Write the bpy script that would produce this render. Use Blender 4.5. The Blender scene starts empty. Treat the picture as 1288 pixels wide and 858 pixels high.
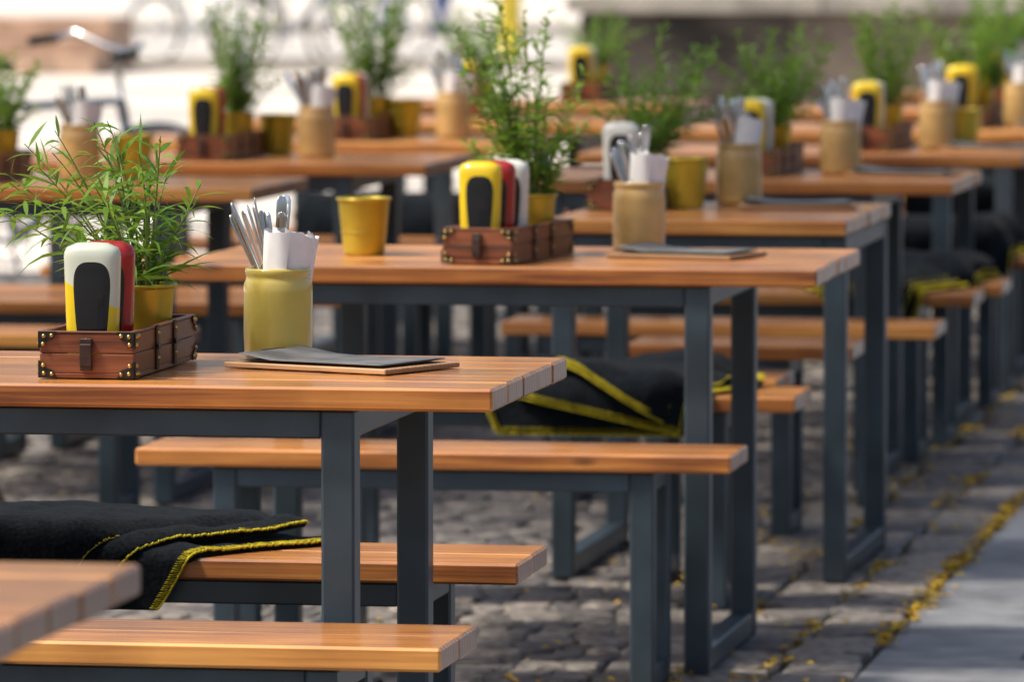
import bpy, math, random
from mathutils import Vector, Matrix, noise
random.seed(7)
S = bpy.context.scene
COL = S.collection
S.view_settings.view_transform = 'Standard'
S.view_settings.look = 'None'
S.view_settings.exposure = 0

# ------------------------------------------------------------------ materials
def newmat(name):
    m = bpy.data.materials.new(name); m.use_nodes = True
    nt = m.node_tree
    b = nt.nodes['Principled BSDF']
    return m, nt, b
def setp(b, **k):
    for key, val in k.items():
        key = key.replace('_', ' ')
        if key in b.inputs:
            b.inputs[key].default_value = val
def N(nt, t, **k):
    n = nt.nodes.new(t)
    for a, v in k.items():
        setattr(n, a, v)
    return n
def L(nt, a, b): nt.links.new(a, b)
def ramp(nt, stops):
    r = N(nt, 'ShaderNodeValToRGB')
    e = r.color_ramp.elements
    while len(e) < len(stops): e.new(0.5)
    for i, (p, c) in enumerate(stops):
        e[i].position = p; e[i].color = (*c, 1)
    return r
def coords(nt, scale=(1, 1, 1), rnd=True, kind='Object'):
    tc = N(nt, 'ShaderNodeTexCoord')
    mp = N(nt, 'ShaderNodeMapping'); mp.inputs['Scale'].default_value = scale
    if rnd:
        at = N(nt, 'ShaderNodeAttribute', attribute_name='rnd')
        oi = N(nt, 'ShaderNodeObjectInfo')
        ad = N(nt, 'ShaderNodeMath', operation='ADD'); L(nt, at.outputs['Fac'], ad.inputs[0]); L(nt, oi.outputs['Random'], ad.inputs[1])
        mu = N(nt, 'ShaderNodeMath', operation='MULTIPLY'); mu.inputs[1].default_value = 37.0
        L(nt, ad.outputs[0], mu.inputs[0])
        va = N(nt, 'ShaderNodeVectorMath', operation='ADD')
        L(nt, tc.outputs[kind], va.inputs[0]); L(nt, mu.outputs[0], va.inputs[1])
        L(nt, va.outputs[0], mp.inputs[0])
    else:
        L(nt, tc.outputs[kind], mp.inputs[0])
    return tc, mp
def mixc(nt, mode, fac, a, b):
    m = N(nt, 'ShaderNodeMix', data_type='RGBA', blend_type=mode)
    if isinstance(fac, (int, float)): m.inputs[0].default_value = fac
    else: L(nt, fac, m.inputs[0])
    for s, i in ((a, 6), (b, 7)):
        if isinstance(s, tuple): m.inputs[i].default_value = (*s, 1)
        else: L(nt, s, m.inputs[i])
    return m.outputs[2]
def bump(nt, b, h, strength=.3, dist=.002):
    bp = N(nt, 'ShaderNodeBump'); bp.inputs['Strength'].default_value = strength; bp.inputs['Distance'].default_value = dist
    L(nt, h, bp.inputs['Height']); L(nt, bp.outputs[0], b.inputs['Normal'])

def wood(name, dark, mid, light, coat=.45, rough=.42, gs=1.0, endc=(.16, .045, .014), weather=.8, crough=.16):
    m, nt, b = newmat(name)
    tc, mp = coords(nt, (1.1*gs, 16*gs, 16*gs))
    n1 = N(nt, 'ShaderNodeTexNoise'); n1.inputs['Scale'].default_value = 2.2; n1.inputs['Detail'].default_value = 6; n1.inputs['Distortion'].default_value = .8
    L(nt, mp.outputs[0], n1.inputs[0])
    tc2, mp2 = coords(nt, (2.0*gs, 90*gs, 90*gs))
    n2 = N(nt, 'ShaderNodeTexNoise'); n2.inputs['Scale'].default_value = 2; n2.inputs['Detail'].default_value = 3
    L(nt, mp2.outputs[0], n2.inputs[0])
    w = N(nt, 'ShaderNodeTexWave', wave_type='BANDS', bands_direction='Y'); w.inputs['Scale'].default_value = .9; w.inputs['Distortion'].default_value = 5; w.inputs['Detail'].default_value = 2; w.inputs['Detail Scale'].default_value = .6
    L(nt, mp.outputs[0], w.inputs[0])
    r = ramp(nt, [(.34, dark), (.52, mid), (.72, light)])
    a1 = N(nt, 'ShaderNodeMath', operation='MULTIPLY'); a1.inputs[1].default_value = .50; L(nt, n1.outputs[0], a1.inputs[0])
    a2 = N(nt, 'ShaderNodeMath', operation='MULTIPLY_ADD'); a2.inputs[1].default_value = .24; L(nt, w.outputs[1], a2.inputs[0]); L(nt, a1.outputs[0], a2.inputs[2])
    a3 = N(nt, 'ShaderNodeMath', operation='MULTIPLY_ADD'); a3.inputs[1].default_value = .38; L(nt, n2.outputs[0], a3.inputs[0]); L(nt, a2.outputs[0], a3.inputs[2])
    L(nt, a3.outputs[0], r.inputs[0])
    at = N(nt, 'ShaderNodeAttribute', attribute_name='rnd')
    pr = N(nt, 'ShaderNodeMapRange'); pr.inputs[3].default_value = .68; pr.inputs[4].default_value = 1.16; L(nt, at.outputs['Fac'], pr.inputs[0])
    cc = N(nt, 'ShaderNodeVectorMath', operation='SCALE'); L(nt, r.outputs[0], cc.inputs[0]); L(nt, pr.outputs[0], cc.inputs['Scale'])
    tk, mk = coords(nt, (3.2, 9, 9))
    vo = N(nt, 'ShaderNodeTexVoronoi'); vo.inputs['Scale'].default_value = 1.0; L(nt, mk.outputs[0], vo.inputs[0])
    kr = ramp(nt, [(0.03, (1, 1, 1)), (.11, (0, 0, 0))]); L(nt, vo.outputs['Distance'], kr.inputs[0])
    c1 = mixc(nt, 'MIX', kr.outputs[0], cc.outputs[0], tuple(x*.45 for x in dark))
    tw, mw = coords(nt, (1, 1, 1))
    nw = N(nt, 'ShaderNodeTexNoise'); nw.inputs['Scale'].default_value = 5; nw.inputs['Detail'].default_value = 6; L(nt, mw.outputs[0], nw.inputs[0])
    wr = ramp(nt, [(.35, (.70, .64, .60)), (.6, (1.08, 1.05, 1.0))]); L(nt, nw.outputs[0], wr.inputs[0])
    c2 = mixc(nt, 'MULTIPLY', weather, c1, wr.outputs[0])
    sx = N(nt, 'ShaderNodeSeparateXYZ'); L(nt, tc.outputs['Normal'], sx.inputs[0])
    ab = N(nt, 'ShaderNodeMath', operation='ABSOLUTE'); L(nt, sx.outputs[0], ab.inputs[0])
    gt = N(nt, 'ShaderNodeMath', operation='GREATER_THAN'); gt.inputs[1].default_value = .8; L(nt, ab.outputs[0], gt.inputs[0])
    ge = N(nt, 'ShaderNodeMath', operation='MULTIPLY'); ge.inputs[1].default_value = .7; L(nt, gt.outputs[0], ge.inputs[0])
    c3 = mixc(nt, 'MIX', ge.outputs[0], c2, endc)
    L(nt, c3, b.inputs['Base Color'])
    rr = N(nt, 'ShaderNodeMapRange'); rr.inputs[3].default_value = rough-.1; rr.inputs[4].default_value = rough+.18; L(nt, nw.outputs[0], rr.inputs[0]); L(nt, rr.outputs[0], b.inputs['Roughness'])
    setp(b, Coat_Weight=coat, Coat_Roughness=crough)
    bump(nt, b, a3.outputs[0], .4, .0015)
    return m

M = {}
M['wood'] = wood('varnished_pine', (.21, .058, .012), (.50, .185, .036), (.72, .34, .085), coat=.6)
M['crate'] = wood('crate_wood', (.07, .020, .009), (.19, .055, .020), (.30, .10, .04), coat=.15, gs=2.2, endc=(.15, .045, .016))
M['boardwood'] = wood('board_wood', (.34, .18, .08), (.46, .27, .13), (.56, .35, .19), coat=.0, rough=.6, gs=2, endc=(.3, .18, .1))

def simple(name, col, rough=.5, metal=0, noise_amt=.15, nscale=20, bumpd=0, bstr=.3, coat=0, vary=None, kind='Object', sheen=0, spec=.5):
    m, nt, b = newmat(name)
    tc, mp = coords(nt, (1, 1, 1), kind=kind)
    n = N(nt, 'ShaderNodeTexNoise'); n.inputs['Scale'].default_value = nscale; n.inputs['Detail'].default_value = 5
    L(nt, mp.outputs[0], n.inputs[0])
    lo = tuple(c*(1-noise_amt*2) for c in col); hi = tuple(min(1, c*(1+noise_amt*2)) for c in col)
    r = ramp(nt, [(.3, lo), (.7, hi)]); L(nt, n.outputs[0], r.inputs[0])
    out = r.outputs[0]
    if vary:
        at = N(nt, 'ShaderNodeAttribute', attribute_name='rnd')
        vr = ramp(nt, vary); L(nt, at.outputs['Fac'], vr.inputs[0])
        out = mixc(nt, 'MULTIPLY', 1, out, vr.outputs[0])
    L(nt, out, b.inputs['Base Color'])
    setp(b, Roughness=rough, Metallic=metal, Coat_Weight=coat, Coat_Roughness=.08, Sheen_Weight=sheen, Specular_IOR_Level=spec)
    rr = N(nt, 'ShaderNodeMapRange'); rr.inputs[3].default_value = max(.02, rough-.08); rr.inputs[4].default_value = rough+.1; L(nt, n.outputs[0], rr.inputs[0]); L(nt, rr.outputs[0], b.inputs['Roughness'])
    if bumpd: bump(nt, b, n.outputs[0], bstr, bumpd)
    return m
M['steel_frame'] = simple('painted_steel', (.034, .053, .069), .36, 0, .16, 7, .0008, .25, spec=.5)
M['black'] = simple('black_metal', (.012, .012, .012), .4)
M['brass'] = simple('brass_stud', (.55, .38, .12), .3, 1)
M['leather'] = simple('leather', (.035, .014, .010), .5, 0, .25, 60, .001)
M['mugy'] = simple('yellow_glaze', (.64, .50, .11), .16, 0, .06, 8, coat=.7)
M['mugt'] = simple('tan_stoneware', (.58, .37, .14), .3, 0, .10, 14, coat=.4)
M['bucket'] = simple('gold_bucket', (.50, .39, .040), .32, .45, .1, 12)
M['steel'] = simple('cutlery_steel', (.74, .73, .72), .16, 1, .05)
M['napkin'] = simple('paper_napkin', (.86, .86, .88), .9, 0, .03, 30, .001)
M['paper'] = simple('menu_paper', (.13, .13, .13), .65, 0, .2, 18)
M['soil'] = simple('potting_soil', (.03, .02, .012), .95, 0, .4, 80, .004, .8)
M['fleece'] = simple('dark_fleece', (.0065, .0092, .0125), .97, 0, .35, 140, .003, .7, sheen=.04, spec=.08)
M['stitch'] = simple('yellow_yarn', (.60, .50, .03), .8, 0, .2, 200, spec=.2)
M['leaf'] = simple('plant_leaf', (.15, .30, .035), .45, 0, .12, 30, vary=[(0, (.45, .6, .4)), (.5, (.9, .95, .7)), (1, (1.35, 1.12, 1.0))])
nt = M['leaf'].node_tree; b = nt.nodes['Principled BSDF']
tr = N(nt, 'ShaderNodeBsdfTranslucent'); tr.inputs[0].default_value = (.28, .46, .05, 1)
ms = N(nt, 'ShaderNodeMixShader'); ms.inputs[0].default_value = .35
L(nt, b.outputs[0], ms.inputs[1]); L(nt, tr.outputs[0], ms.inputs[2]); L(nt, ms.outputs[0], nt.nodes['Material Output'].inputs[0])
M['stem'] = simple('plant_stem', (.14, .20, .05), .6)
M['treeleaf'] = simple('tree_leaf', (.07, .11, .03), .6, vary=[(0, (.6, .7, .5)), (1, (1.3, 1.2, 1))])
M['bark'] = simple('bark', (.11, .075, .05), .95, 0, .35, 18, .02, .8)
M['sett'] = simple('stone_sett', (.185, .170, .156), .55, 0, .30, 34, .006, .8, vary=[(0, (.42, .43, .46)), (.5, (.88, .86, .84)), (1, (1.5, 1.42, 1.3))])
M['slab'] = simple('pavement_slab', (.225, .232, .243), .6, 0, .18, 9, .002, .3, vary=[(0, (.76, .76, .77)), (1, (1.12, 1.12, 1.12))])
M['sand'] = simple('joint_sand', (.085, .066, .045), .95, 0, .35, 6, .01, .5)
M['plaza'] = simple('sunlit_pale_plaza', (.70, .65, .58), .8, 0, .10, .5, .005, .3)  # bright sunlight worked into the pale ground colour
M['plaza2'] = simple('pale_road', (.55, .52, .48), .8, 0, .10, .5)
M['fleaf'] = simple('fallen_leaf', (.68, .47, .03), .7, 0, .2, 40, vary=[(0, (.5, .38, .4)), (1, (1.1, 1.1, 1))])
M['wall'] = simple('wall_stone', (.092, .076, .064), .9, 0, .38, 2.2, .03, .7, vary=[(0, (.6, .6, .62)), (1, (1.35, 1.3, 1.25))])
M['cap'] = simple('wall_cap_stone', (.31, .285, .25), .85, 0, .18, 3, .01)
M['rubber'] = simple('tyre', (.03, .03, .03), .8)
M['bikeblue'] = simple('bike_paint', (.05, .09, .15), .35, coat=.5)
M['bikewhite'] = simple('bike_paint_white', (.6, .65, .7), .35, coat=.5)
M['plaster'] = simple('plaster', (.72, .68, .60), .9, 0, .08, .6)
M['roof'] = simple('roof_tile', (.22, .09, .06), .8, 0, .2, 4)
M['glass'] = simple('window_glass', (.05, .06, .07), .1)
M['white'] = simple('white_paint', (.75, .75, .73), .5)
M['yellow'] = simple('yellow_paint', (.65, .5, .04), .4)
M['step'] = simple('step_wood', (.46, .31, .22), .7, 0, .15, 4)

def bottle_mat(name, base, low=None, lowz=0):
    m, nt, b = newmat(name)
    tc = N(nt, 'ShaderNodeTexCoord'); s = N(nt, 'ShaderNodeSeparateXYZ'); L(nt, tc.outputs['Object'], s.inputs[0])
    def mth(op, a, c=None, d=None):
        n = N(nt, 'ShaderNodeMath', operation=op)
        for i, q in enumerate((a, c, d)):
            if q is None: continue
            if isinstance(q, (int, float)): n.inputs[i].default_value = q
            else: L(nt, q, n.inputs[i])
        return n.outputs[0]
    wz = mth('MULTIPLY_ADD', s.outputs[2], .07, .0195)
    x4 = mth('POWER', mth('ABSOLUTE', mth('DIVIDE', mth('SUBTRACT', s.outputs[0], .004), wz)), 3.0)
    z4 = mth('POWER', mth('ABSOLUTE', mth('DIVIDE', mth('SUBTRACT', s.outputs[2], .098), .066)), 4.0)
    inside = mth('LESS_THAN', mth('ADD', x4, z4), 1.0)
    col = None
    if low:
        st = mth('LESS_THAN', mth('ADD', s.outputs[2], mth('MULTIPLY', s.outputs[0], .5)), lowz)
        col = mixc(nt, 'MIX', st, base, low)
    c = mixc(nt, 'MIX', inside, col if col is not None else base, (.010, .012, .016))
    L(nt, c, b.inputs['Base Color']); setp(b, Roughness=.22, Coat_Weight=.4, Coat_Roughness=.05)
    return m
M['bot_w'] = bottle_mat('white_bottle', (.55, .60, .50), (.78, .56, .015), .115)
M['bot_y'] = bottle_mat('yellow_bottle', (.82, .58, .012))
M['bot_r'] = bottle_mat('red_bottle', (.36, .015, .012))
M['bot_p'] = bottle_mat('plain_white_bottle', (.66, .67, .62))

# ------------------------------------------------------------------ mesh builder
class MB:
    def __init__(s): s.v = []; s.f = []; s.m = []; s.s = []; s.r = []
    def add(s, vs, fs, mat=0, smooth=False, rnd=None, mtx=None):
        o = len(s.v); rnd = random.random() if rnd is None else rnd
        for v in vs:
            v = Vector(v)
            if mtx: v = mtx @ v
            s.v.append(v); s.r.append(rnd)
        for f in fs:
            s.f.append([i+o for i in f]); s.m.append(mat); s.s.append(smooth)
    def box(s, x0, x1, y0, y1, z0, z1, b=.002, mat=0, rnd=None, mtx=None):
        lo = (x0, y0, z0); hi = (x1, y1, z1); c = {}; vs = []
        for sx in (0, 1):
            for sy in (0, 1):
                for sz in (0, 1):
                    sg = (sx, sy, sz)
                    for a in range(3):
                        p = []
                        for k in range(3):
                            e = hi[k] if sg[k] else lo[k]
                            if k != a: e += -b if sg[k] else b
                            p.append(e)
                        c[(sg, a)] = len(vs); vs.append(p)
        fs = []
        cyc = [(0, 0), (1, 0), (1, 1), (0, 1)]
        def mk(a, sa, o1, v1, o2, v2):
            g = [0, 0, 0]; g[a] = sa; g[o1] = v1; g[o2] = v2; return tuple(g)
        for a in range(3):
            o1, o2 = (a+1) % 3, (a+2) % 3
            for sa in (0, 1):
                q = [c[(mk(a, sa, o1, u, o2, w), a)] for u, w in cyc]
                fs.append(q if sa else q[::-1])
            for u, w in cyc:
                g0 = mk(a, 0, o1, u, o2, w); g1 = mk(a, 1, o1, u, o2, w)
                q = [c[(g0, o1)], c[(g1, o1)], c[(g1, o2)], c[(g0, o2)]]
                if (u ^ w): q = q[::-1]
                fs.append(q[::-1])
        for sx in (0, 1):
            for sy in (0, 1):
                for sz in (0, 1):
                    g = (sx, sy, sz); t = [c[(g, 0)], c[(g, 1)], c[(g, 2)]]
                    fs.append(t if (sx+sy+sz) % 2 else t[::-1])
        s.add(vs, fs, mat, False, rnd, mtx)
    def lathe(s, prof, n=40, mat=0, mtx=None, sq=None):
        vs = []; fs = []
        for r, z in prof:
            for i in range(n):
                a = 2*math.pi*i/n; vs.append((r*math.cos(a), r*math.sin(a), z))
        for j in range(len(prof)-1):
            for i in range(n):
                k = (i+1) % n; fs.append([j*n+i, j*n+k, (j+1)*n+k, (j+1)*n+i])
        s.add(vs, fs, mat, True, None, mtx)
    def tube(s, pts, rad, n=8, mat=0, closed=False, mtx=None, rnd=None):
        pts = [Vector(p) for p in pts]; m = len(pts); vs = []; fs = []
        up = Vector((0, 0, 1))
        for i, p in enumerate(pts):
            a = pts[(i-1) % m] if (closed or i > 0) else p
            b = pts[(i+1) % m] if (closed or i < m-1) else p
            t = (b-a).normalized() if (b-a).length > 1e-9 else Vector((0, 0, 1))
            u = t.cross(up)
            if u.length < .05: u = t.cross(Vector((1, 0, 0)))
            u.normalize(); w = t.cross(u)
            r = rad[i] if isinstance(rad, (list, tuple)) else rad
            for k in range(n):
                an = 2*math.pi*k/n; vs.append(p+u*r*math.cos(an)+w*r*math.sin(an))
        for i in range(m if closed else m-1):
            j = (i+1) % m
            for k in range(n):
                l = (k+1) % n; fs.append([i*n+k, i*n+l, j*n+l, j*n+k])
        if not closed:
            fs.append(list(range(n))); fs.append([(m-1)*n+k for k in range(n)][::-1])
        s.add(vs, fs, mat, True, rnd, mtx)
    def mesh(s, name, mats):
        me = bpy.data.meshes.new(name)
        me.from_pydata([tuple(v) for v in s.v], [], s.f)
        for m in mats: me.materials.append(M[m])
        me.polygons.foreach_set('material_index', s.m)
        me.polygons.foreach_set('use_smooth', s.s)
        at = me.attributes.new('rnd', 'FLOAT', 'POINT'); at.data.foreach_set('value', s.r)
        me.update()
        return me
def recalc(me):
    import bmesh
    bm = bmesh.new(); bm.from_mesh(me); bmesh.ops.recalc_face_normals(bm, faces=bm.faces); bm.to_mesh(me); bm.free(); return me
def obj(name, me, parent=None, loc=(0, 0, 0), rot=0, scale=1):
    o = bpy.data.objects.new(name, me); COL.objects.link(o)
    o.location = loc; o.rotation_euler[2] = rot; o.scale = (scale,)*3
    if parent: o.parent = parent
    return o
def empty(name, loc, rot=0, scale=1):
    return obj(name, None, None, loc, rot, scale)

# ------------------------------------------------------------------ tables and benches
def furniture(kind, xr, y0, Lx, W, H, inset, leg, nplank, th=.034, rot=0):
    e = empty(kind, (xr, y0, 0), rot)
    mb = MB(); g = .004; pw = (W-g*(nplank-1))/nplank
    for i in range(nplank):
        a = i*(pw+g); j = random.uniform(-.002, .002); k = random.uniform(-.0008, .0008)
        mb.box(-Lx+j, j, a, a+pw, H-th+k, H+k, .004)
    obj('top', recalc(mb.mesh('top', ['wood'])), e)
    fb = MB(); zt = H-th-.001; l = leg; yi = .014
    for xx in (-Lx+inset, -inset-l):
        fb.box(xx, xx+l, yi, yi+l, .0, zt, .004)
        fb.box(xx, xx+l, W-yi-l, W-yi, .0, zt, .004)
        fb.box(xx+.002, xx+l-.002, yi+l, W-yi-l, .004, l, .003)
        fb.box(xx+.002, xx+l-.002, yi+l, W-yi-l, zt-l*.85, zt-.001, .003)
    for yy in (yi+.002, W-yi-l*.6):
        fb.box(-Lx+inset+l, -inset-l, yy, yy+l*.6-.002, zt-l*.85, zt-.001, .003)
    obj('frame', recalc(fb.mesh('frame', ['steel_frame'])), e)
    return e
def table(xr, y0, Lx=1.28, W=.70, H=.80, inset=.21): return furniture('wooden_table', xr, y0, Lx, W, H, inset, .05, max(4, round(W/.138)))
def bench(xr, y0, Lx=1.15, W=.30, H=.46, inset=.15): return furniture('wooden_bench', xr, y0, Lx, W, H, inset, .046, 2)

table(-1.52, 5.93, 1.3, .68)
table(-1.57, 9.12, 1.7, .68)
table(-1.475, 12.26, 1.29, .76)
table(-1.615, 14.0, .67, .88, .81, 0.004)
table(-1.60, 16.25, 1.28, .75)
table(-1.58, 18.05, 1.28, .75)
table(-1.58, 20.0, 1.28, .72)
table(-1.58, 22.0, 1.28, .72)
table(-1.58, 24.0, 1.28, .72)
for a in [(-1.585, 8.76, 1.6), (-1.67, 9.92, 1.6), (-1.60, 11.95, 1.16, .27), (-1.66, 13.43, 1.15), (-1.76, 13.93, .45), (-1.72, 15.02, .55),
          (-1.60, 15.78, 1.1), (-1.63, 17.12, 1.15), (-1.6, 17.62, 1.15), (-1.6, 18.95, 1.15), (-1.6, 19.55, 1.15), (-1.6, 20.85, 1.15), (-1.6, 21.5, 1.15), (-1.6, 22.9, 1.15)]:
    bench(*a)
table(-3.3, 15.6, 1.28, .72)
table(-3.15, 17.2, 1.28, .75)
table(-3.15, 18.75, 1.28, .7)
table(-3.15, 20.6, 1.28, .72)
table(-3.2, 22.6, 1.28, .72)
for a in [(-3.4, 15.15, 1.15), (-3.45, 16.42, 1.15), (-3.3, 16.82, 1.15), (-3.3, 18.05, 1.15), (-3.25, 18.4, 1.15), (-3.25, 19.55, 1.15), (-3.25, 20.2, 1.15), (-3.25, 21.45, 1.15)]:
    bench(*a)

# ------------------------------------------------------------------ table props
def crate_mesh():
    mb = MB(); w, l, h, t = .144, .42, .068, .009
    x0, x1 = -w/2, w/2
    mb.box(x0, x1, 0, l, .001, .008, .001, 0)
    for k in range(2):
        a = .008+k*.030; b = a+.0293
        mb.box(x0, x1, 0, t, a, b, .0012, 0); mb.box(x0, x1, l-t, l, a, b, .0012, 0)
        mb.box(x0, x0+t, t, l-t, a, b, .0012, 0); mb.box(x1-t, x1, t, l-t, a, b, .0012, 0)
    mb.box(x0-.001, x1+.001, -.001, t+.001, .0675, .071, .001, 0); mb.box(x0-.001, x1+.001, l-t-.001, l+.001, .0675, .071, .001, 0)
    mb.box(x0-.001, x0+t, t+.001, l-t-.001, .0675, .071, .001, 0); mb.box(x1-t, x1+.001, t+.001, l-t-.001, .0675, .071, .001, 0)
    def plate(pts, nrm):
        nv = Vector(nrm)*.0016
        vs = [Vector(p) for p in pts]+[Vector(p)+nv for p in pts]; n = len(pts)
        fs = [list(range(n)), [n+i for i in range(n)][::-1]]+[[i, (i+1) % n, n+(i+1) % n, n+i] for i in range(n)]
        mb.add(vs, fs, 1)
    def stud(p, nrm):
        q = Vector(nrm).to_track_quat('Z', 'Y').to_matrix().to_4x4()
        mb.lathe([(.0034, 0), (.0031, .0014), (.002, .0026), (.0001, .003)], 10, 2, Matrix.Translation(Vector(p)) @ q)
    c = .026
    for zs, z in ((1, .001), (-1, .0705)):
        for sx in (-1, 1):
            ex = sx*(w/2)
            for (yy, ny) in ((-.001, -1), (l+.001, 1)):
                plate([(ex, yy, z), (ex-sx*c, yy, z), (ex-sx*c*.75, yy, z+zs*c*.45), (ex-sx*c*.35, yy, z+zs*c*.6), (ex-sx*.0, yy, z+zs*c)], (0, ny, 0))
                stud((ex-sx*.007, yy+ny*.0016, z+zs*.007), (0, ny, 0)); stud((ex-sx*.019, yy+ny*.0016, z+zs*.006), (0, ny, 0)); stud((ex-sx*.006, yy+ny*.0016, z+zs*.019), (0, ny, 0))
                dy = -ny; y0 = 0 if ny < 0 else l
                plate([(ex+sx*.001, y0, z), (ex+sx*.001, y0+dy*c, z), (ex+sx*.001, y0+dy*c*.75, z+zs*c*.45), (ex+sx*.001, y0+dy*c*.35, z+zs*c*.6), (ex+sx*.001, y0, z+zs*c)], (sx, 0, 0))
                stud((ex+sx*.0026, y0+dy*.007, z+zs*.007), (sx, 0, 0)); stud((ex+sx*.0026, y0+dy*.019, z+zs*.006), (sx, 0, 0)); stud((ex+sx*.0026, y0+dy*.006, z+zs*.019), (sx, 0, 0))
    for yy, ny in ((-.0015, -1), (l+.0015, 1)):
        pts = [(0, yy, .060), (0, yy+ny*.005, .052), (0, yy+ny*.007, .036), (0, yy+ny*.005, .020), (0, yy, .013)]
        for i in range(4):
            a, b = pts[i], pts[i+1]
            mb.box(-.009, .009, min(a[1], b[1])-.0015, max(a[1], b[1])+.0015, b[2]-.0004, a[2]+.0004, .001, 3)
        stud((0, yy+ny*.003, .058), (0, ny, 0)); stud((0, yy+ny*.003, .015), (0, ny, 0))
    for yy in (.15, .27):
        for sx in (-1, 1):
            mb.box(min(sx*.0725, sx*.0752), max(sx*.0725, sx*.0752), yy-.008, yy+.008, .004, .0725, .001, 3)
            mb.box(min(sx*.0755, sx*.0785), max(sx*.0755, sx*.0785), yy-.011, yy+.011, .036, .044, .001, 1)
            stud((sx*.0755, yy, .022), (sx, 0, 0)); stud((sx*.0755, yy, .060), (sx, 0, 0))
    return recalc(mb.mesh('crate', ['crate', 'black', 'brass', 'leather']))
CRATE = crate_mesh()

def bottle_me(mat):
    mb = MB(); n = 48; prof = []
    H = .192
    for i in range(29):
        t = i/28; z = t*H
        a = .0375+.0065*t
        b = .0205+.0025*math.sin(t*math.pi)
        e = min(1, (H-z)/.020); q = math.sqrt(max(0, 1-(1-e)**2)); a = a-.020*(1-q); b = b-.013*(1-q)
        e2 = min(1, z/.008); q2 = math.sqrt(max(0, 1-(1-e2)**2)); a -= .004*(1-q2); b -= .004*(1-q2)
        prof.append((a, b, z))
    prof.append((.0005, .0005, H+.001)); prof.insert(0, (.0005, .0005, 0))
    vs = []; fs = []
    for a, b, z in prof:
        for i in range(n):
            th = 2*math.pi*i/n; c, s = math.cos(th), math.sin(th)
            vs.append((a*math.copysign(abs(c)**.62, c), b*math.copysign(abs(s)**.75, s), z))
    for j in range(len(prof)-1):
        for i in range(n):
            k = (i+1) % n; fs.append([j*n+i, j*n+k, (j+1)*n+k, (j+1)*n+i])
    mb.add(vs, fs, 0, True)
    return recalc(mb.mesh('bottle', [mat]))
BOT = {k: bottle_me(k) for k in ('bot_w', 'bot_y', 'bot_r', 'bot_p')}

def bucket_me(soil):
    mb = MB()
    p = [(.0001, .001), (.040, .001), (.0415, .004), (.0425, .012), (.052, .108), (.0525, .110), (.0558, .111), (.0565, .1135), (.0558, .116), (.0525, .1165), (.0512, .114), (.0505, .105), (.0415, .014), (.040, .010), (.0001, .010)]
    mb.lathe(p, 44, 0)
    mb.lathe([(.0462, .044), (.0475, .0455), (.0466, .047)], 44, 0)
    if soil: mb.lathe([(.0001, .103), (.025, .105), (.0503, .100)], 24, 1)
    return mb.mesh('bucket', ['bucket', 'soil'])
BUCK, BUCKS = bucket_me(False), bucket_me(True)

def leaf(mb, base, d, ln, w, droop, rnd, mat=0, seg=4):
    d = d.normalized(); side = d.cross(Vector((0, 0, 1)))
    if side.length < .1: side = Vector((1, 0, 0))
    side.normalize()
    tw = random.uniform(-.9, .9); nrm = side.cross(d); side = (side*math.cos(tw)+nrm*math.sin(tw)).normalized()
    pos = Vector(base); dirv = d.copy(); pts = [pos.copy()]
    for i in range(seg):
        dirv = (dirv+Vector((0, 0, -droop/seg))).normalized(); pos = pos+dirv*ln/seg; pts.append(pos.copy())
    ws = [.15, .85, 1, .62, 0.02] if seg == 4 else [.2, 1, .7, .02]
    vs = []
    for p, q in zip(pts, ws): vs += [p-side*w*q/2, p+side*w*q/2]
    fs = [[2*i, 2*i+1, 2*i+3, 2*i+2] for i in range(seg)]
    mb.add(vs, fs, mat, True, rnd)

def plant_me(seed, h=.26, spread=.14, lean=(0, 0), stems=12, lpl=16, ll=.07, lw=.0065, droop=.8, tstart=.22, hmin=.45, hp=1.0):
    st = random.getstate(); random.seed(seed); mb = MB()
    for s in range(stems):
        a = random.uniform(0, 2*math.pi); rr = random.random()**.6
        base = Vector((math.cos(a)*.025*rr, math.sin(a)*.025*rr, .10))
        hh = h*(hmin+(1-hmin)*random.random()**hp)*(1-.25*rr)
        tip = base+Vector((math.cos(a)*spread*rr+lean[0]*random.uniform(.3, 1.2), math.sin(a)*spread*rr+lean[1], hh))
        mid = base.lerp(tip, .5)+Vector((0, 0, hh*.16))+Vector((random.uniform(-.012, .012), random.uniform(-.012, .012), 0))
        pts = []
        for i in range(9):
            t = i/8; pts.append(base*(1-t)**2+mid*2*t*(1-t)+tip*t*t)
        mb.tube(pts, [.0022-.0015*i/8 for i in range(9)], 5, 1)
        nl = int(lpl*random.uniform(.7, 1.2)*(.5+.5*hh/h))
        for i in range(nl):
            t = tstart+(1-tstart)*(i+random.random()*.5)/nl; t = min(t, 1)
            p = base*(1-t)**2+mid*2*t*(1-t)+tip*t*t
            tg = ((mid-base)*(1-t)+(tip-mid)*t).normalized()
            b = i*2.4+random.uniform(-.5, .5)
            out = Vector((math.cos(b), math.sin(b), random.uniform(-.1, .35)))
            d = tg*random.uniform(.35, .9)+out*random.uniform(.6, 1)
            leaf(mb, p, d, ll*random.uniform(.55, 1.15)*(1-.45*t), lw*random.uniform(.7, 1.15), droop*random.uniform(.3, 1.3), random.random(), 0, 4 if seed == 11 else 3)
            if random.random() < .6:
                leaf(mb, p, tg*.6+Vector((random.uniform(-1, 1), random.uniform(-1, 1), .3)), ll*random.uniform(.4, .8)*(1-.4*t), lw*.8, droop*random.uniform(.2, 1.2), random.random(), 0, 3)
    random.setstate(st)
    return mb.mesh('foliage', ['leaf', 'stem'])
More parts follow.
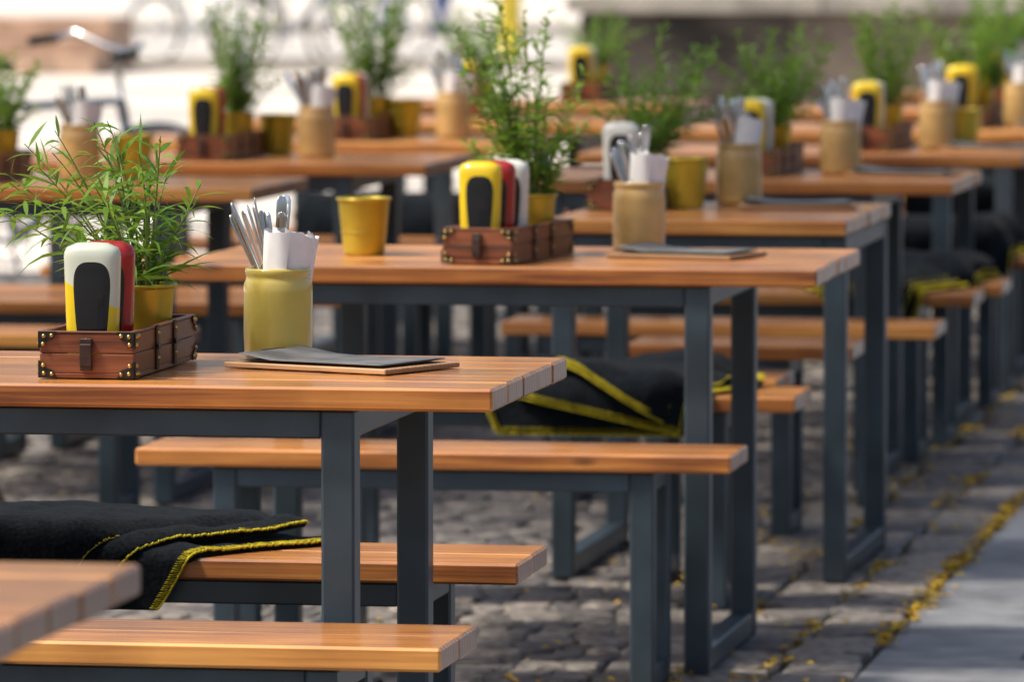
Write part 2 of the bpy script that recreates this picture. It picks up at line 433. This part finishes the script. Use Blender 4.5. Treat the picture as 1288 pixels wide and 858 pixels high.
PL = [plant_me(11, .29, .18, (-.070, -.02), 27, 17, .112, .0080, 1.2, .08),
      plant_me(5, .48, .13, (-.035, 0), 42, 30, .064, .0078, .8, .08, .25, 1.1),
      plant_me(8, .33, .20, (.02, 0), 34, 26, .060, .0080, .7, .12, .3),
      plant_me(21, .30, .16, (0, 0), 34, 26, .058, .0085, .7, .12, .3),
      plant_me(33, .38, .11, (0.01, 0), 34, 26, .058, .0085, .7, .10, .25)]

def plant(par_xy, z, idx, sc=1, rot=0):
    e = empty('potted_plant', (par_xy[0], par_xy[1], z), rot)
    obj('pot', BUCKS, e); f = obj('foliage', PL[idx], e, scale=sc); f.location.z = .10*(1-sc)
def crate(x, y, z, rot, bots, pidx, psc=1, prot=0, py=.345, dx=0, pdx=.004):
    e = empty('wooden_crate', (x, y, z), rot); obj('box', CRATE, e)
    R = Matrix.Rotation(rot, 2)
    for i, bk in enumerate(bots):
        p = R @ Vector((random.uniform(-.012, .0)+dx*i, .055+i*.055))
        be = empty('condiment_bottle', (x+p.x, y+p.y, z+.0085), rot+random.uniform(-.10, .05)); obj('body', BOT[bk], be)
    if pidx is not None:
        p = R @ Vector((pdx, py)); plant((x+p.x, y+p.y), z+.0085, pidx, psc, prot)
def bucket(x, y, z):
    e = empty('metal_bucket', (x, y, z)); obj('body', BUCK, e)

def handle_piece(mb, base, d, ln, kind):
    d = Vector(d).normalized(); q = d.to_track_quat('Z', 'Y').to_matrix().to_4x4()
    mt = Matrix.Translation(Vector(base)) @ q @ Matrix.Rotation(random.uniform(-1, 1), 4, 'Z')
    prof = [(0, .0042), (.35, .0045), (.7, .0062), (.88, .0095), (.96, .0090), (.992, .006), (1, .001)] if kind == 0 else [(0, .006), (.5, .0072), (.9, .0088), (.97, .0080), (.995, .005), (1, .001)]
    vs = []; fs = []; t = .0013 if kind == 0 else .003
    for f, w in prof:
        z = f*ln
        for i in range(12):
            a = 2*math.pi*i/12; vs.append((w*math.cos(a), t*math.sin(a)*(1.0 if f < .99 else .4), z))
    for j in range(len(prof)-1):
        for i in range(12):
            k = (i+1) % 12; fs.append([j*12+i, j*12+k, (j+1)*12+k, (j+1)*12+i])
    mb.add(vs, fs, 0, True, None, mt)
def napkin(mb, base, d, w, h, curl, mat=0):
    d = Vector(d).normalized(); q = d.to_track_quat('Z', 'Y').to_matrix().to_4x4(); mt = Matrix.Translation(Vector(base)) @ q @ Matrix.Rotation(curl, 4, 'Z')
    nn = 48; vs = []; fs = []; hj = 10
    for j in range(hj):
        z = h*j/(hj-1); f = j/(hj-1)
        for i in range(nn):
            t = i/(nn-1); a = t*2*math.pi*2.2
            r = w*(.35+.65*t)*(1+.22*f*f); r += (.0010*math.sin(a*4+j*.4)+.0010*math.sin(a*9+t*5))*(1+f)
            zz = z+((.005*math.sin(a+1.2)+.003*math.sin(a*3.3)-.006*t) if j == hj-1 else 0)
            vs.append((r*math.cos(a), r*.8*math.sin(a), zz))
    for j in range(hj-1):
        for i in range(nn-1): fs.append([j*nn+i, j*nn+i+1, (j+1)*nn+i+1, (j+1)*nn+i])
    mb.add(vs, fs, mat, True, None, mt)
def mug(x, y, z, mat, seed, rot=0):
    st = random.getstate(); random.seed(seed)
    e = empty('cutlery_mug', (x, y, z), rot)
    mb = MB()
    p = [(.0001, .001), (.048, .001), (.052, .004), (.0535, .010), (.0528, .016), (.0532, .022), (.0538, .035), (.0538, .105), (.0532, .118), (.051, .124), (.0496, .1275), (.0498, .1305), (.0512, .134), (.0515, .139), (.0505, .1425), (.0485, .143), (.0465, .141), (.0462, .12), (.047, .02), (.04, .010), (.0001, .010)]
    mb.lathe(p, 56, 0)
    obj('mug', mb.mesh('mug', [mat]), e)
    cm = MB()
    for i in range(13):
        ax = -.035+.0042*i+random.uniform(-.002, .002); ay = random.uniform(-.022, .026)
        ax = min(ax, .006)
        slope = ax*12-.02+random.uniform(-.05, .04)
        base = Vector((max(-.03, min(.034, ax-slope*.10)), ay*.6, .043))
        handle_piece(cm, base, (Vector((ax, ay, .143))-base)+Vector((0, ay*.15, 0)), random.uniform(.170, .218), i % 3 == 1)
    obj('cutlery', cm.mesh('cutlery', ['steel']), e)
    nm = MB()
    napkin(nm, (.006, -.008, .03), (.10, -.03, 1), .036, .172, 2.4)
    napkin(nm, (.014, .016, .03), (.12, .04, 1), .024, .165, 4.0)
    obj('napkins', nm.mesh('napkins', ['napkin']), e)
    random.setstate(st)
def menu(x, y, z, rot, w=.30, d=.20):
    e = empty('menu_board', (x, y, z), rot)
    mb = MB(); mb.box(-w/2, w/2, -d/2, d/2, .001, .009, .0015, 0)
    obj('board', recalc(mb.mesh('board', ['boardwood'])), e)
    pm = MB(); nx, ny = 18, 10
    for k in range(2):
        vs = []; fs = []
        for j in range(ny):
            for i in range(nx):
                u, v = i/(nx-1), j/(ny-1)
                X = (u-.5)*w*.88+.004*k; Y = (v-.5)*d*.86-.006*k
                Z = .0105+.002*k+.010*max(0, .22-u)*4*(k)+.003*math.sin(u*7+k)*(v)*.5+.002
                vs.append((X, Y, Z))
        for j in range(ny-1):
            for i in range(nx-1): fs.append([j*nx+i, j*nx+i+1, (j+1)*nx+i+1, (j+1)*nx+i])
        pm.add(vs, fs, 0, True)
    po = obj('paper', pm.mesh('paper', ['paper']), e)
    so = po.modifiers.new('s', 'SOLIDIFY'); so.thickness = .0008
    cb = MB(); cb.box(-w*.46, -w*.40, -.035, .035, .015, .019, .001, 0); cb.tube([(-w*.43, -.03, .021), (-w*.43, .03, .021)], .004, 8, 0)
    obj('clip', recalc(cb.mesh('clip', ['black'])), e)

zT = .801
crate(-2.20, 9.21, zT, 0, ['bot_w', 'bot_r'], 0, 1.0, 0, .31, .015, .012)
mug(-2.002, 9.66, zT, 'mugy', 3)
menu(-1.87, 9.50, zT, -.42)
crate(-2.155, 12.33, zT, -.13, ['bot_y', 'bot_r', 'bot_p'], 1, 1, 0, .345, .010)
mug(-1.91, 12.85, zT, 'mugt', 9, .1)
bucket(-2.44, 12.63, zT)
menu(-1.785, 12.66, zT, -.25, .27, .2)
crate(-2.185, 14.38, .811, -.05, ['bot_p'], 2, 1.05, 0, .3)
mug(-1.955, 14.74, .811, 'mugt', 12, .5)
bucket(-2.05, 14.52, .811)
menu(-1.80, 14.6, .811, .1, .27, .2)
def kit(xr, y, z, o, seed, bots, pi, psc=1, off=(-.52, -.345)):
    crate(xr+off[0], y+.22, z, -.06, bots, pi, psc, seed)
    mug(xr+off[1], y+.45, z, 'mugt', seed, .3*math.sin(seed))
    menu(xr-.17, y+.36, z, .2*math.sin(seed), .27, .2)
kit(-1.60, 16.25, zT, 0, 4, ['bot_y', 'bot_w', 'bot_p'], 3, 1.1, (-.565, -.345))
kit(-1.53, 18.05, zT, 0, 5, ['bot_y', 'bot_p'], 4, 1.0, (-.53, -.34))
kit(-1.50, 20.0, zT, 0, 6, ['bot_y', 'bot_y'], 3, 1.3, (-.47, -.30))
kit(-1.50, 22.0, zT, 0, 7, ['bot_y', 'bot_w'], 4, 1.0, (-.55, -.42))
bucket(-1.80, 18.55, zT); bucket(-2.0, 20.45, zT)
mug(-3.85, 16.05, zT, 'mugt', 14, .2); bucket(-3.72, 16.1, zT); crate(-4.08, 15.75, zT, 0, ['bot_y'], 3, .9)
crate(-3.80, 17.3, zT, -.05, ['bot_y', 'bot_r'], 4, 1.05); mug(-3.54, 17.62, zT, 'mugt', 15, .4); bucket(-3.68, 17.75, zT)
crate(-3.70, 18.85, zT, -.05, ['bot_y', 'bot_r', 'bot_p'], 4, 1.15, 2); mug(-3.42, 19.15, zT, 'mugt', 16, -.3); bucket(-3.58, 19.2, zT)
crate(-3.68, 20.75, zT, 0, ['bot_y', 'bot_p'], 3, 1.0, 1); mug(-3.75, 21.0, zT, 'mugt', 17, .2)
crate(-3.6, 22.75, zT, 0, ['bot_y', 'bot_w'], 2, .8, 1)

# ------------------------------------------------------------------ blankets
def blanket(x0, xr, yf, yb, z0, seed, layers=4, drop=.075, slope=.5, left_stitch=False, step=.05, lslope=.35, th=.024, front=False, cut=.0):
    st = random.getstate(); random.seed(seed)
    e = empty('folded_blanket', (0, 0, 0))
    def path(s, off):
        flat = yb-yf; r = .012+off
        zb = z0+.002+off
        if s < flat: return Vector((0, yb-s, zb)), Vector((0, 0, 1))
        a = (s-flat)/max(r, .02)
        if a < math.pi/2*.93:
            return Vector((0, yf-math.sin(a)*r, z0+.002-.012+math.cos(a)*r)), Vector((0, -math.sin(a), math.cos(a)))
        a2 = math.pi/2*.93; rem = (s-flat)-a2*max(r, .02)
        return Vector((0, yf-math.sin(a2)*r-rem*.07, z0-.010+math.cos(a2)*r-rem)), Vector((0, -1, .05))
    sm = MB()
    for k in range(layers):
        off = k*th
        Ltot = (yb-yf)+(.012+off)*1.5+drop*(1-.10*k*random.uniform(.2, 1.1))
        xr_k = xr-step*k*random.uniform(.75, 1.2)
        nu, nv = 70, 44; vs = []
        sl = slope*random.uniform(.9, 1.1); ph = random.uniform(0, 6)
        edge = []; ledge = []; fedge = []
        for j in range(nv):
            s0 = Ltot*j/(nv-1)
            xe = xr_k-sl*s0*min(1, .35+s0/.2)+.007*math.sin(s0*20+ph)
            xs = x0+.01*math.sin(s0*19+ph)+((lslope*s0+step*1.2*k) if left_stitch else 0)
            for i in range(nu):
                u = i/(nu-1); x = xs+(xe-xs)*u
                s = s0*(1-cut*k*(1.15-u)/Ltot) if front else s0
                p, n = path(s, off)
                q = p.copy(); q.x = x
                w = .015*noise.noise(Vector((x*6, s*8, k*1.7+seed)))+.006*noise.noise(Vector((x*19, s*19, k*3.1+seed)))
                edroop = 0
                if k > 0:
                    edroop = -th*k*.55*(max(0, (x-(xe-.045))/.045))**1.6
                    if left_stitch: edroop -= th*k*.55*(max(0, ((xs+.045)-x)/.045))**1.6
                q += n*(w+abs(w)*.5+edroop)
                if s < (yb-yf): q.z = max(q.z, z0+.003+off*.4)
                vs.append(q)
                if i == nu-1: edge.append((q.copy(), n.copy()))
                if i == 0: ledge.append((q.copy(), n.copy()))
                if j == nv-1: fedge.append((q.copy(), n.copy()))
        fs = [[j*nu+i, j*nu+i+1, (j+1)*nu+i+1, (j+1)*nu+i] for j in range(nv-1) for i in range(nu-1)]
        mb = MB(); mb.add(vs, fs, 0, True)
        o = obj('layer_%d' % k, mb.mesh('layer', ['fleece']), e)
        so = o.modifiers.new('s', 'SOLIDIFY'); so.thickness = min(.02, th*.62); so.offset = 0
        bv = o.modifiers.new('b', 'BEVEL'); bv.width = .006; bv.segments = 3; bv.limit_method = 'ANGLE'
        for ed, sv in ((edge, Vector((-1, 0, 0))), (ledge, Vector((1, 0, 0))), (fedge, Vector((0, 0, 1)))):
            if sv.x == 1 and not left_stitch: continue
            if sv.z == 1 and not front: continue
            line = [p+n*.0065 for p, n in ed]
            zz = []
            for a in range(len(line)-1):
                for t in (0, .2, .4, .6, .8):
                    zz.append((line[a].lerp(line[a+1], t), ed[a][1]))
            z2 = [p+sv*(.0125 if i % 2 else -.001)+n*(.0028 if i % 2 else .0005)+Vector((0, 0, random.uniform(-.0008, .0008))) for i, (p, n) in enumerate(zz)]
            sm.tube(z2, .00125, 4, 0)
            sm.tube([p+n*random.uniform(-.002, .001)-sv*.002 for p, n in zz], .0020, 5, 0)
    obj('stitching', sm.mesh('stitching', ['stitch']), e)
    random.setstate(st)
blanket(-3.1, -2.015, 9.92, 10.20, .460, 2, 3, .085, .70, step=.042)
blanket(-2.40, -1.76, 13.43, 13.71, .460, 5, 3, .085, .25, True, .04, .25, .026, True, .075)
blanket(-4.1, -3.42, 20.2, 20.48, .460, 6, 4, .08, .2, th=.034)
blanket(-2.15, -1.68, 17.12, 17.40, .460, 7, 3, .09, .3, True, .03)
blanket(-2.2, -1.64, 17.62, 17.90, .460, 12, 3, .05, .1, False, .01, th=.03)
blanket(-2.2, -1.66, 18.95, 19.23, .460, 8, 4, .05, .1, False, .01, th=.034)
blanket(-2.2, -1.66, 20.85, 21.13, .460, 9, 5, .05, .1, False, .01, th=.034)
blanket(-2.2, -1.62, 22.9, 23.18, .460, 10, 5, .05, .1, False, .01, th=.034)

# ------------------------------------------------------------------ ground
def sheet(name, x0, x1, y0, y1, z, mat):
    mb = MB(); mb.add([(x0, y0, z), (x1, y0, z), (x1, y1, z), (x0, y1, z)], [[0, 1, 2, 3]], 0)
    return obj(name, mb.mesh(name, [mat]))
sheet('ground', -400, 400, -200, 600, -.022, 'sand')
def stone(mb, cx, cy, w, d, z, rot, ch):
    c, s = math.cos(rot), math.sin(rot); vs = []
    jit = [(random.uniform(-.10, .10)*w, random.uniform(-.10, .10)*d) for _ in range(4)]
    tx, ty = random.uniform(-.05, .05), random.uniform(-.05, .05)
    for (ins, zz) in ((0, -.03), (0, z-ch*1.1), (ch*.5, z-ch*.25), (ch*1.3, z)):
        for k, (a, b) in enumerate(((-1, -1), (1, -1), (1, 1), (-1, 1))):
            x = a*(w/2-ins)+jit[k][0]; y = b*(d/2-ins)+jit[k][1]
            vs.append((cx+c*x-s*y, cy+s*x+c*y, zz+(x*tx+y*ty if zz > -.02 else 0)))
    fs = [[12, 13, 14, 15]]
    for r in range(3):
        for k in range(4):
            l = (k+1) % 4; fs.append([r*4+k, r*4+l, (r+1)*4+l, (r+1)*4+k])
    mb.add(vs, fs[:1], 0, False); rr = mb.r[-1]
    mb.add(vs, fs[1:], 0, True, rr)
mb = MB()
y = 7.0
while y < 25.4:
    x = -1.92
    d = random.uniform(.070, .098)
    while x > -6.4:
        w = random.uniform(.062, .125)
        yy = y+.045*math.sin(x*3.1)+random.uniform(-.008, .008)
        stone(mb, x-w/2, yy, w-.006, d-.006, random.uniform(-.007, .004), random.uniform(-.1, .1), .006)
        x -= w
    y += d
x = -1.92
for w in (.17, .17, .17):
    y = 7.0+random.random()*.1
    while y < 25.5:
        d = random.uniform(.12, .27)
        stone(mb, x+w/2, y+d/2, w-.012, d-.012, random.uniform(-.004, .003), random.uniform(-.02, .02), .007)
        y += d
    x += w
obj('cobblestone_paving', mb.mesh('cobbles', ['sett']))
mb = MB(); y = 5.0; row = 0
while y < 60:
    x = -1.405; first = True
    while x < 5:
        w = (.3 if row % 2 else .6) if first else .6
        z = random.uniform(-.0015, .0015)
        mb.box(x+.004, x+w-.004, y+.004, y+.446, -.03, z, .004); x += w; first = False
    y += .45; row += 1
obj('pavement', recalc(mb.mesh('pavement', ['slab'])))
sheet('plaza', -160, -1.41, 25.6, 58, .000, 'plaza')
sheet('road', -160, 160, 61.5, 76, -.004, 'plaza2')
mb = MB(); x = -120
while x < 120:
    mb.box(x+.01, x+1.99, 58.0, 58.3, -.03, .11, .012); mb.box(x+.01, x+1.99, 76.0, 76.3, -.03, .11, .012); x += 2
obj('kerb', recalc(mb.mesh('kerb', ['cap'])))
sheet('far_pavement', -160, 160, 76.3, 198, .10, 'plaza')
sheet('near_pavement', -160, 160, 58.3, 61.5, .004, 'plaza')
mb = MB()
for yy in (29, 34, 39, 45, 52):
    mb.add([(-60, yy, .004), (-1.5, yy, .004), (-1.5, yy+.5, .004), (-60, yy+.5, .004)], [[0, 1, 2, 3]], 0)
obj('paving_bands', mb.mesh('paving_bands', ['cap']))
mb = MB()
for i in range(6400):
    r = random.random()
    if r < .76:
        x = random.choice((-1.41, -1.41, -1.41, -1.41, -1.58, -1.58, -1.75))+random.gauss(0, .014); z = .004
    elif r < .92: x = random.uniform(-2.1, -1.4); z = .006
    else: x = random.uniform(-4, -.6); z = .006
    y = 8+random.random()**1.2*18
    y += .25*noise.noise(Vector((x*3, y*2, 0)))
    if noise.noise(Vector((x*4, y*1.7, 3))) < -.14: continue
    s = random.uniform(.006, .020); a = random.random()*6.28
    c, q = math.cos(a)*s, math.sin(a)*s; z += random.uniform(0, .003)
    mb.add([(x-c, y-q, z), (x+q*.5, y-c*.5, z+s*.25), (x+c, y+q, z+s*.1), (x-q*.5, y+c*.5, z+s*.35)], [[0, 1, 2, 3]], 0)
obj('fallen_leaves', mb.mesh('fallen_leaves', ['fleaf']))
mb = MB()
for i in range(1200):
    x = random.gauss(-3.62, .16); y = random.gauss(15.0, .10)
    leaf(mb, (x, y, 0), Vector((random.uniform(-.5, .5), random.uniform(-.5, .5), 1)), random.uniform(.02, .05), .005, .6, random.random())
obj('grass', mb.mesh('grass', ['leaf']))

# ------------------------------------------------------------------ stone wall
mb = MB(); yw = 36.5
zc = 0
for r, hh in enumerate((.42, .48)):
    x = -5.78
    while x < 9:
        w = random.uniform(.8, 1.3) if x+1.3 < 9 else 9-x+.01
        mb.box(x+.004, x+w-.004, yw+random.uniform(-.01, .01), yw+1.3, zc+.004, zc+hh-.004, .012, 0); x += w
    zc += hh
x = -5.85
while x < 9:
    mb.box(x+.003, x+1.497, yw-.06, yw+1.35, zc, zc+.10, .012, 1); x += 1.5
zc2 = zc+.10
x = -4.6
while x < 9:
    w = random.uniform(.7, 1.2); mb.box(x+.004, x+w-.004, yw+1.0, yw+1.6, zc2, zc2+.55, .015, 0); x += w
mb.box(-4.68, 9, yw+.95, yw+1.65, zc2+.552, zc2+.65, .012, 1)
obj('stone_wall', recalc(mb.mesh('stone_wall', ['wall', 'cap'])))

# ------------------------------------------------------------------ tree
def tree(x, y, seed, h=7, r=.15):
    st = random.getstate(); random.seed(seed)
    e = empty('tree', (x, y, 0)); tb = MB(); pts = []; rad = []
    for i in range(40):
        t = (i/39)**1.8; pts.append((.03*math.sin(t*4)-.02*min(1, t*8), .06*math.sin(t*3+1), -.02+t*h*.6)); rad.append(r*(1.0-.5*t)+r*.95*math.exp(-t*h*.6/.12))
    tb.tube(pts, rad, 16, 0)
    cl = []
    for i in range(11):
        a = i*2.4; s0 = Vector(pts[random.randint(32, 39)]); ln = random.uniform(1.4, 2.6)
        p1 = s0+Vector((math.cos(a)*ln*.5, math.sin(a)*ln*.5, ln*.5)); p2 = s0+Vector((math.cos(a)*ln, math.sin(a)*ln, ln*.75))
        tb.tube([s0, p1, p2], [.055, .035, .012], 8, 0); cl += [p1, p2, p2+Vector((0, 0, .6)), p1.lerp(p2, .5)+Vector((random.uniform(-.6, .6), random.uniform(-.6, .6), .5))]
    obj('trunk', tb.mesh('trunk', ['bark']), e)
    lb = MB()
    for c in cl:
        for k in range(90):
            p = c+Vector((random.gauss(0, .42), random.gauss(0, .42), random.gauss(0, .3)))
            s = random.uniform(.05, .1); d = Vector((random.uniform(-1, 1), random.uniform(-1, 1), random.uniform(-.6, .6))).normalized()
            u = d.orthogonal().normalized()*s*.5
            lb.add([p-d*s, p+u, p+d*s, p-u], [[0, 1, 2, 3]], 0)
    obj('crown', lb.mesh('crown', ['treeleaf']), e)
    random.setstate(st)
tree(-3.955, 14.75, 3)

# ------------------------------------------------------------------ bicycle
def bicycle(x, y, rot, paint, lean=.08):
    e = empty('bicycle', (x, y, 0), rot); e.rotation_euler[0] = lean
    mb = MB(); R = .335
    for cx in (-.52, .52):
        mb.tube([(cx+R*math.cos(a*math.pi/20), 0, R+R*math.sin(a*math.pi/20)) for a in range(40)], .018, 8, 0, True)
        mb.tube([(cx+.31*math.cos(a*math.pi/20), 0, R+.31*math.sin(a*math.pi/20)) for a in range(40)], .009, 6, 2, True)
        for a in range(14):
            t = a*math.pi/7; mb.tube([(cx, .02*(-1)**a, R), (cx+.31*math.cos(t), 0, R+.31*math.sin(t))], .0016, 4, 2)
        mb.tube([(cx, -.05, R), (cx, .05, R)], .022, 8, 2)
        mb.tube([(cx+(R+.035)*math.cos(a*math.pi/20), 0, R+(R+.035)*math.sin(a*math.pi/20)) for a in range(2, 20)], .016, 6, 1)
    bb = (-.06, 0, .29); seat = (-.20, 0, .78); head = (.36, 0, .80); headl = (.39, 0, .68)
    for a, b, r in ((bb, seat, .017), (seat, head, .016), (bb, headl, .019), (head, headl, .02), ((-.52, .03, R), bb, .010), ((-.52, -.03, R), bb, .010), ((-.52, .03, R), seat, .009), ((-.52, -.03, R), seat, .009), (headl, (.52, .04, R), .012), (headl, (.52, -.04, R), .012)):
        mb.tube([a, b], r, 8, 1)
    mb.tube([seat, (-.225, 0, .92)], .013, 8, 2); mb.tube([head, (.335, 0, .98)], .013, 8, 2)
    mb.tube([(.22, -.30, 1.0), (.30, -.24, 1.03), (.345, -.08, .99), (.345, .08, .99), (.30, .24, 1.03), (.22, .30, 1.0)], .012, 8, 2)
    mb.tube([(.14, -.31, .99), (.25, -.29, 1.005)], .018, 8, 0); mb.tube([(.14, .31, .99), (.25, .29, 1.005)], .018, 8, 0)
    mb.tube([(-.37, 0, .93), (-.30, 0, .945), (-.2, 0, .94), (-.10, 0, .93)], [.075, .07, .035, .016], 10, 0)
    mb.tube([(-.06+.09*math.cos(a*math.pi/10), .05, .29+.09*math.sin(a*math.pi/10)) for a in range(20)], .006, 6, 2, True)
    mb.tube([(-.06, .05, .29), (.02, .09, .14)], .009, 6, 2); mb.tube([(-.06, -.05, .29), (-.14, -.09, .44)], .009, 6, 2)
    obj('bicycle_body', mb.mesh('bicycle_body', ['rubber', paint, 'steel']), e)
bicycle(-5.62, 22.6, .75, 'bikeblue')
bicycle(-12.3, 60, 1.0, 'bikeblue'); bicycle(-11.6, 60.6, 1.1, 'bikewhite'); bicycle(-13.3, 60.2, .9, 'bikewhite')

# ------------------------------------------------------------------ people
def person_mat(name, shirt, pants):
    m, nt, b = newmat(name); tc = N(nt, 'ShaderNodeTexCoord'); s = N(nt, 'ShaderNodeSeparateXYZ'); L(nt, tc.outputs['Object'], s.inputs[0])
    r = ramp(nt, [(0, (.03, .03, .03)), (.045, pants), (.53, shirt), (.825, (.5, .3, .22)), (.95, (.05, .03, .02))]); r.color_ramp.interpolation = 'CONSTANT'
    mr = N(nt, 'ShaderNodeMath', operation='DIVIDE'); mr.inputs[1].default_value = 1.76; L(nt, s.outputs[2], mr.inputs[0]); L(nt, mr.outputs[0], r.inputs[0]); L(nt, r.outputs[0], b.inputs['Base Color']); setp(b, Roughness=.85)
    M[name] = m
person_mat('clothes_a', (.06, .07, .10), (.03, .06, .20)); person_mat('clothes_b', (.35, .12, .10), (.04, .08, .24))
def person(x, y, rot, mat, step=.12, z=.1):
    e = empty('person', (x, y, z), rot)
    J = [((0, 0, .95), .14), ((0, 0, 1.15), .13), ((0, 0, 1.36), .155), ((0, .01, 1.50), .055), ((0, -.01, 1.60), .09), ((0, -.01, 1.70), .088),
         ((-.09, 0, .88), .095), ((-.10, -step*.6, .50), .062), ((-.10, step*.6, .09), .042), ((-.10, step*.6-.14, .04), .035),
         ((.09, 0, .88), .095), ((.10, -step*.2, .50), .062), ((.10, -step, .09), .042), ((.10, -step-.14, .04), .035),
         ((-.19, 0, 1.40), .06), ((-.25, .02, 1.12), .043), ((-.24, -.08, .88), .033), ((-.23, -.10, .78), .032),
         ((.19, 0, 1.40), .06), ((.25, .02, 1.12), .043), ((.24, -.08, .88), .033), ((.23, -.10, .78), .032)]
    E = [(0, 1), (1, 2), (2, 3), (3, 4), (4, 5), (0, 6), (6, 7), (7, 8), (8, 9), (0, 10), (10, 11), (11, 12), (12, 13), (2, 14), (14, 15), (15, 16), (16, 17), (2, 18), (18, 19), (19, 20), (20, 21)]
    me = bpy.data.meshes.new('figure'); me.from_pydata([j[0] for j in J], E, []); me.materials.append(M[mat])
    o = obj('figure', me, e); o.modifiers.new('skin', 'SKIN')
    if not me.skin_vertices:
        import bmesh
        bm = bmesh.new(); bm.from_mesh(me); bm.verts.layers.skin.verify(); bm.to_mesh(me); bm.free()
    for i, sv in enumerate(me.skin_vertices[0].data): sv.radius = (J[i][1],)*2; sv.use_root = (i == 0)
    ss = o.modifiers.new('sub', 'SUBSURF'); ss.levels = 2; ss.render_levels = 2
person(-13.55, 71.8, .6, 'clothes_a', .1, -.004); person(-13.1, 72.3, 2.2, 'clothes_b', .16, -.004)

# ------------------------------------------------------------------ far things
mb = MB()
for k in range(3): mb.box(-.9, .9, k*.32, 1.6, k*.17+.002, k*.17+.17, .01, 0)
obj('wooden_steps', recalc(mb.mesh('wooden_steps', ['step'])), None, (-14.2, 56.0, 0))
def post(name, x, y, h, r, mat):
    mb = MB(); mb.lathe([(.0001, 0), (r*1.5, 0), (r*1.5, .05), (r, .07), (r, h-.08), (r*1.3, h-.07), (r*1.3, h-.03), (r*.8, h), (.0001, h+.01)], 18, 0); obj(name, mb.mesh(name, [mat]), None, (x, y, 0))
post('street_bollard', -12.2, 57, 1.1, .10, 'white'); post('street_bollard', -10.2, 60.2, .95, .11, 'yellow')
def building(x0, x1, y, h, mat='plaster'):
    e = empty('unseen_townhouse', (0, 0, 0)); mb = MB(); mb.box(x0, x1, y, y+12, 0.1, h, .05, 0); obj('walls', recalc(mb.mesh('walls', [mat])), e)
    wb = MB(); rows = int((h-1)/3.2); cols = int((x1-x0)/3)
    for r in range(rows):
        for c in range(cols):
            cx = x0+(c+.5)*(x1-x0)/cols; z = 1.1+r*3.2
            wb.box(cx-.6, cx+.6, y-.03, y-.003, z, z+1.8, .01, 0); wb.box(cx-.75, cx+.75, y-.12, y-.032, z-.12, z-.01, .01, 1); wb.box(cx-.03, cx+.03, y-.05, y-.032, z, z+1.8, .004, 1)
    obj('windows', recalc(wb.mesh('windows', ['glass', 'white'])), e)
    rb = MB(); rb.add([(x0-.3, y-.4, h), (x1+.3, y-.4, h), (x1+.3, y+6, h+3), (x0-.3, y+6, h+3), (x0-.3, y+12.4, h), (x1+.3, y+12.4, h)], [[0, 1, 2, 3], [3, 2, 5, 4], [0, 3, 4], [1, 5, 2]]); obj('roof', rb.mesh('roof', ['roof']), e)
for i, (a, b, h) in enumerate(((-110, -80, 8), (-80, -52, 7.4), (-52, -22, 8.2), (-22, 8, 7.6), (8, 40, 8))): building(a, b, 200+i*.4, h)  # unseen houses, kept low and far so tabletops reflect bright sky

# ------------------------------------------------------------------ camera, light
cam = bpy.data.cameras.new('camera'); co = bpy.data.objects.new('camera', cam); COL.objects.link(co)
cam.sensor_width = 36; cam.lens = 223.6; cam.clip_end = 2000; cam.clip_start = .1
co.location = (0, 0, 1.5); co.rotation_euler = (math.radians(90-3.89), 0, math.radians(9.6))
cam.dof.use_dof = True; cam.dof.focus_distance = 9.7; cam.dof.aperture_fstop = 6.8; cam.dof.aperture_blades = 9
S.camera = co
el, az = math.radians(56), math.radians(248)
w = bpy.data.worlds.new('World'); S.world = w; w.use_nodes = True
nt = w.node_tree; sk = N(nt, 'ShaderNodeTexSky', sky_type='NISHITA'); sk.sun_disc = False; sk.sun_elevation = el; sk.sun_rotation = az; sk.dust_density = 5; sk.air_density = 1.0; sk.ozone_density = .4
L(nt, sk.outputs[0], nt.nodes['Background'].inputs[0]); nt.nodes['Background'].inputs[1].default_value = .15
sd = bpy.data.lights.new('sun', 'SUN'); sd.energy = 4.2; sd.angle = math.radians(9); sd.color = (1, .93, .82)
so = bpy.data.objects.new('sun', sd); COL.objects.link(so)
dirv = Vector((math.sin(az)*math.cos(el), math.cos(az)*math.cos(el), math.sin(el)))
so.rotation_euler = dirv.to_track_quat('Z', 'Y').to_euler(); so.location = (0, 0, 20)
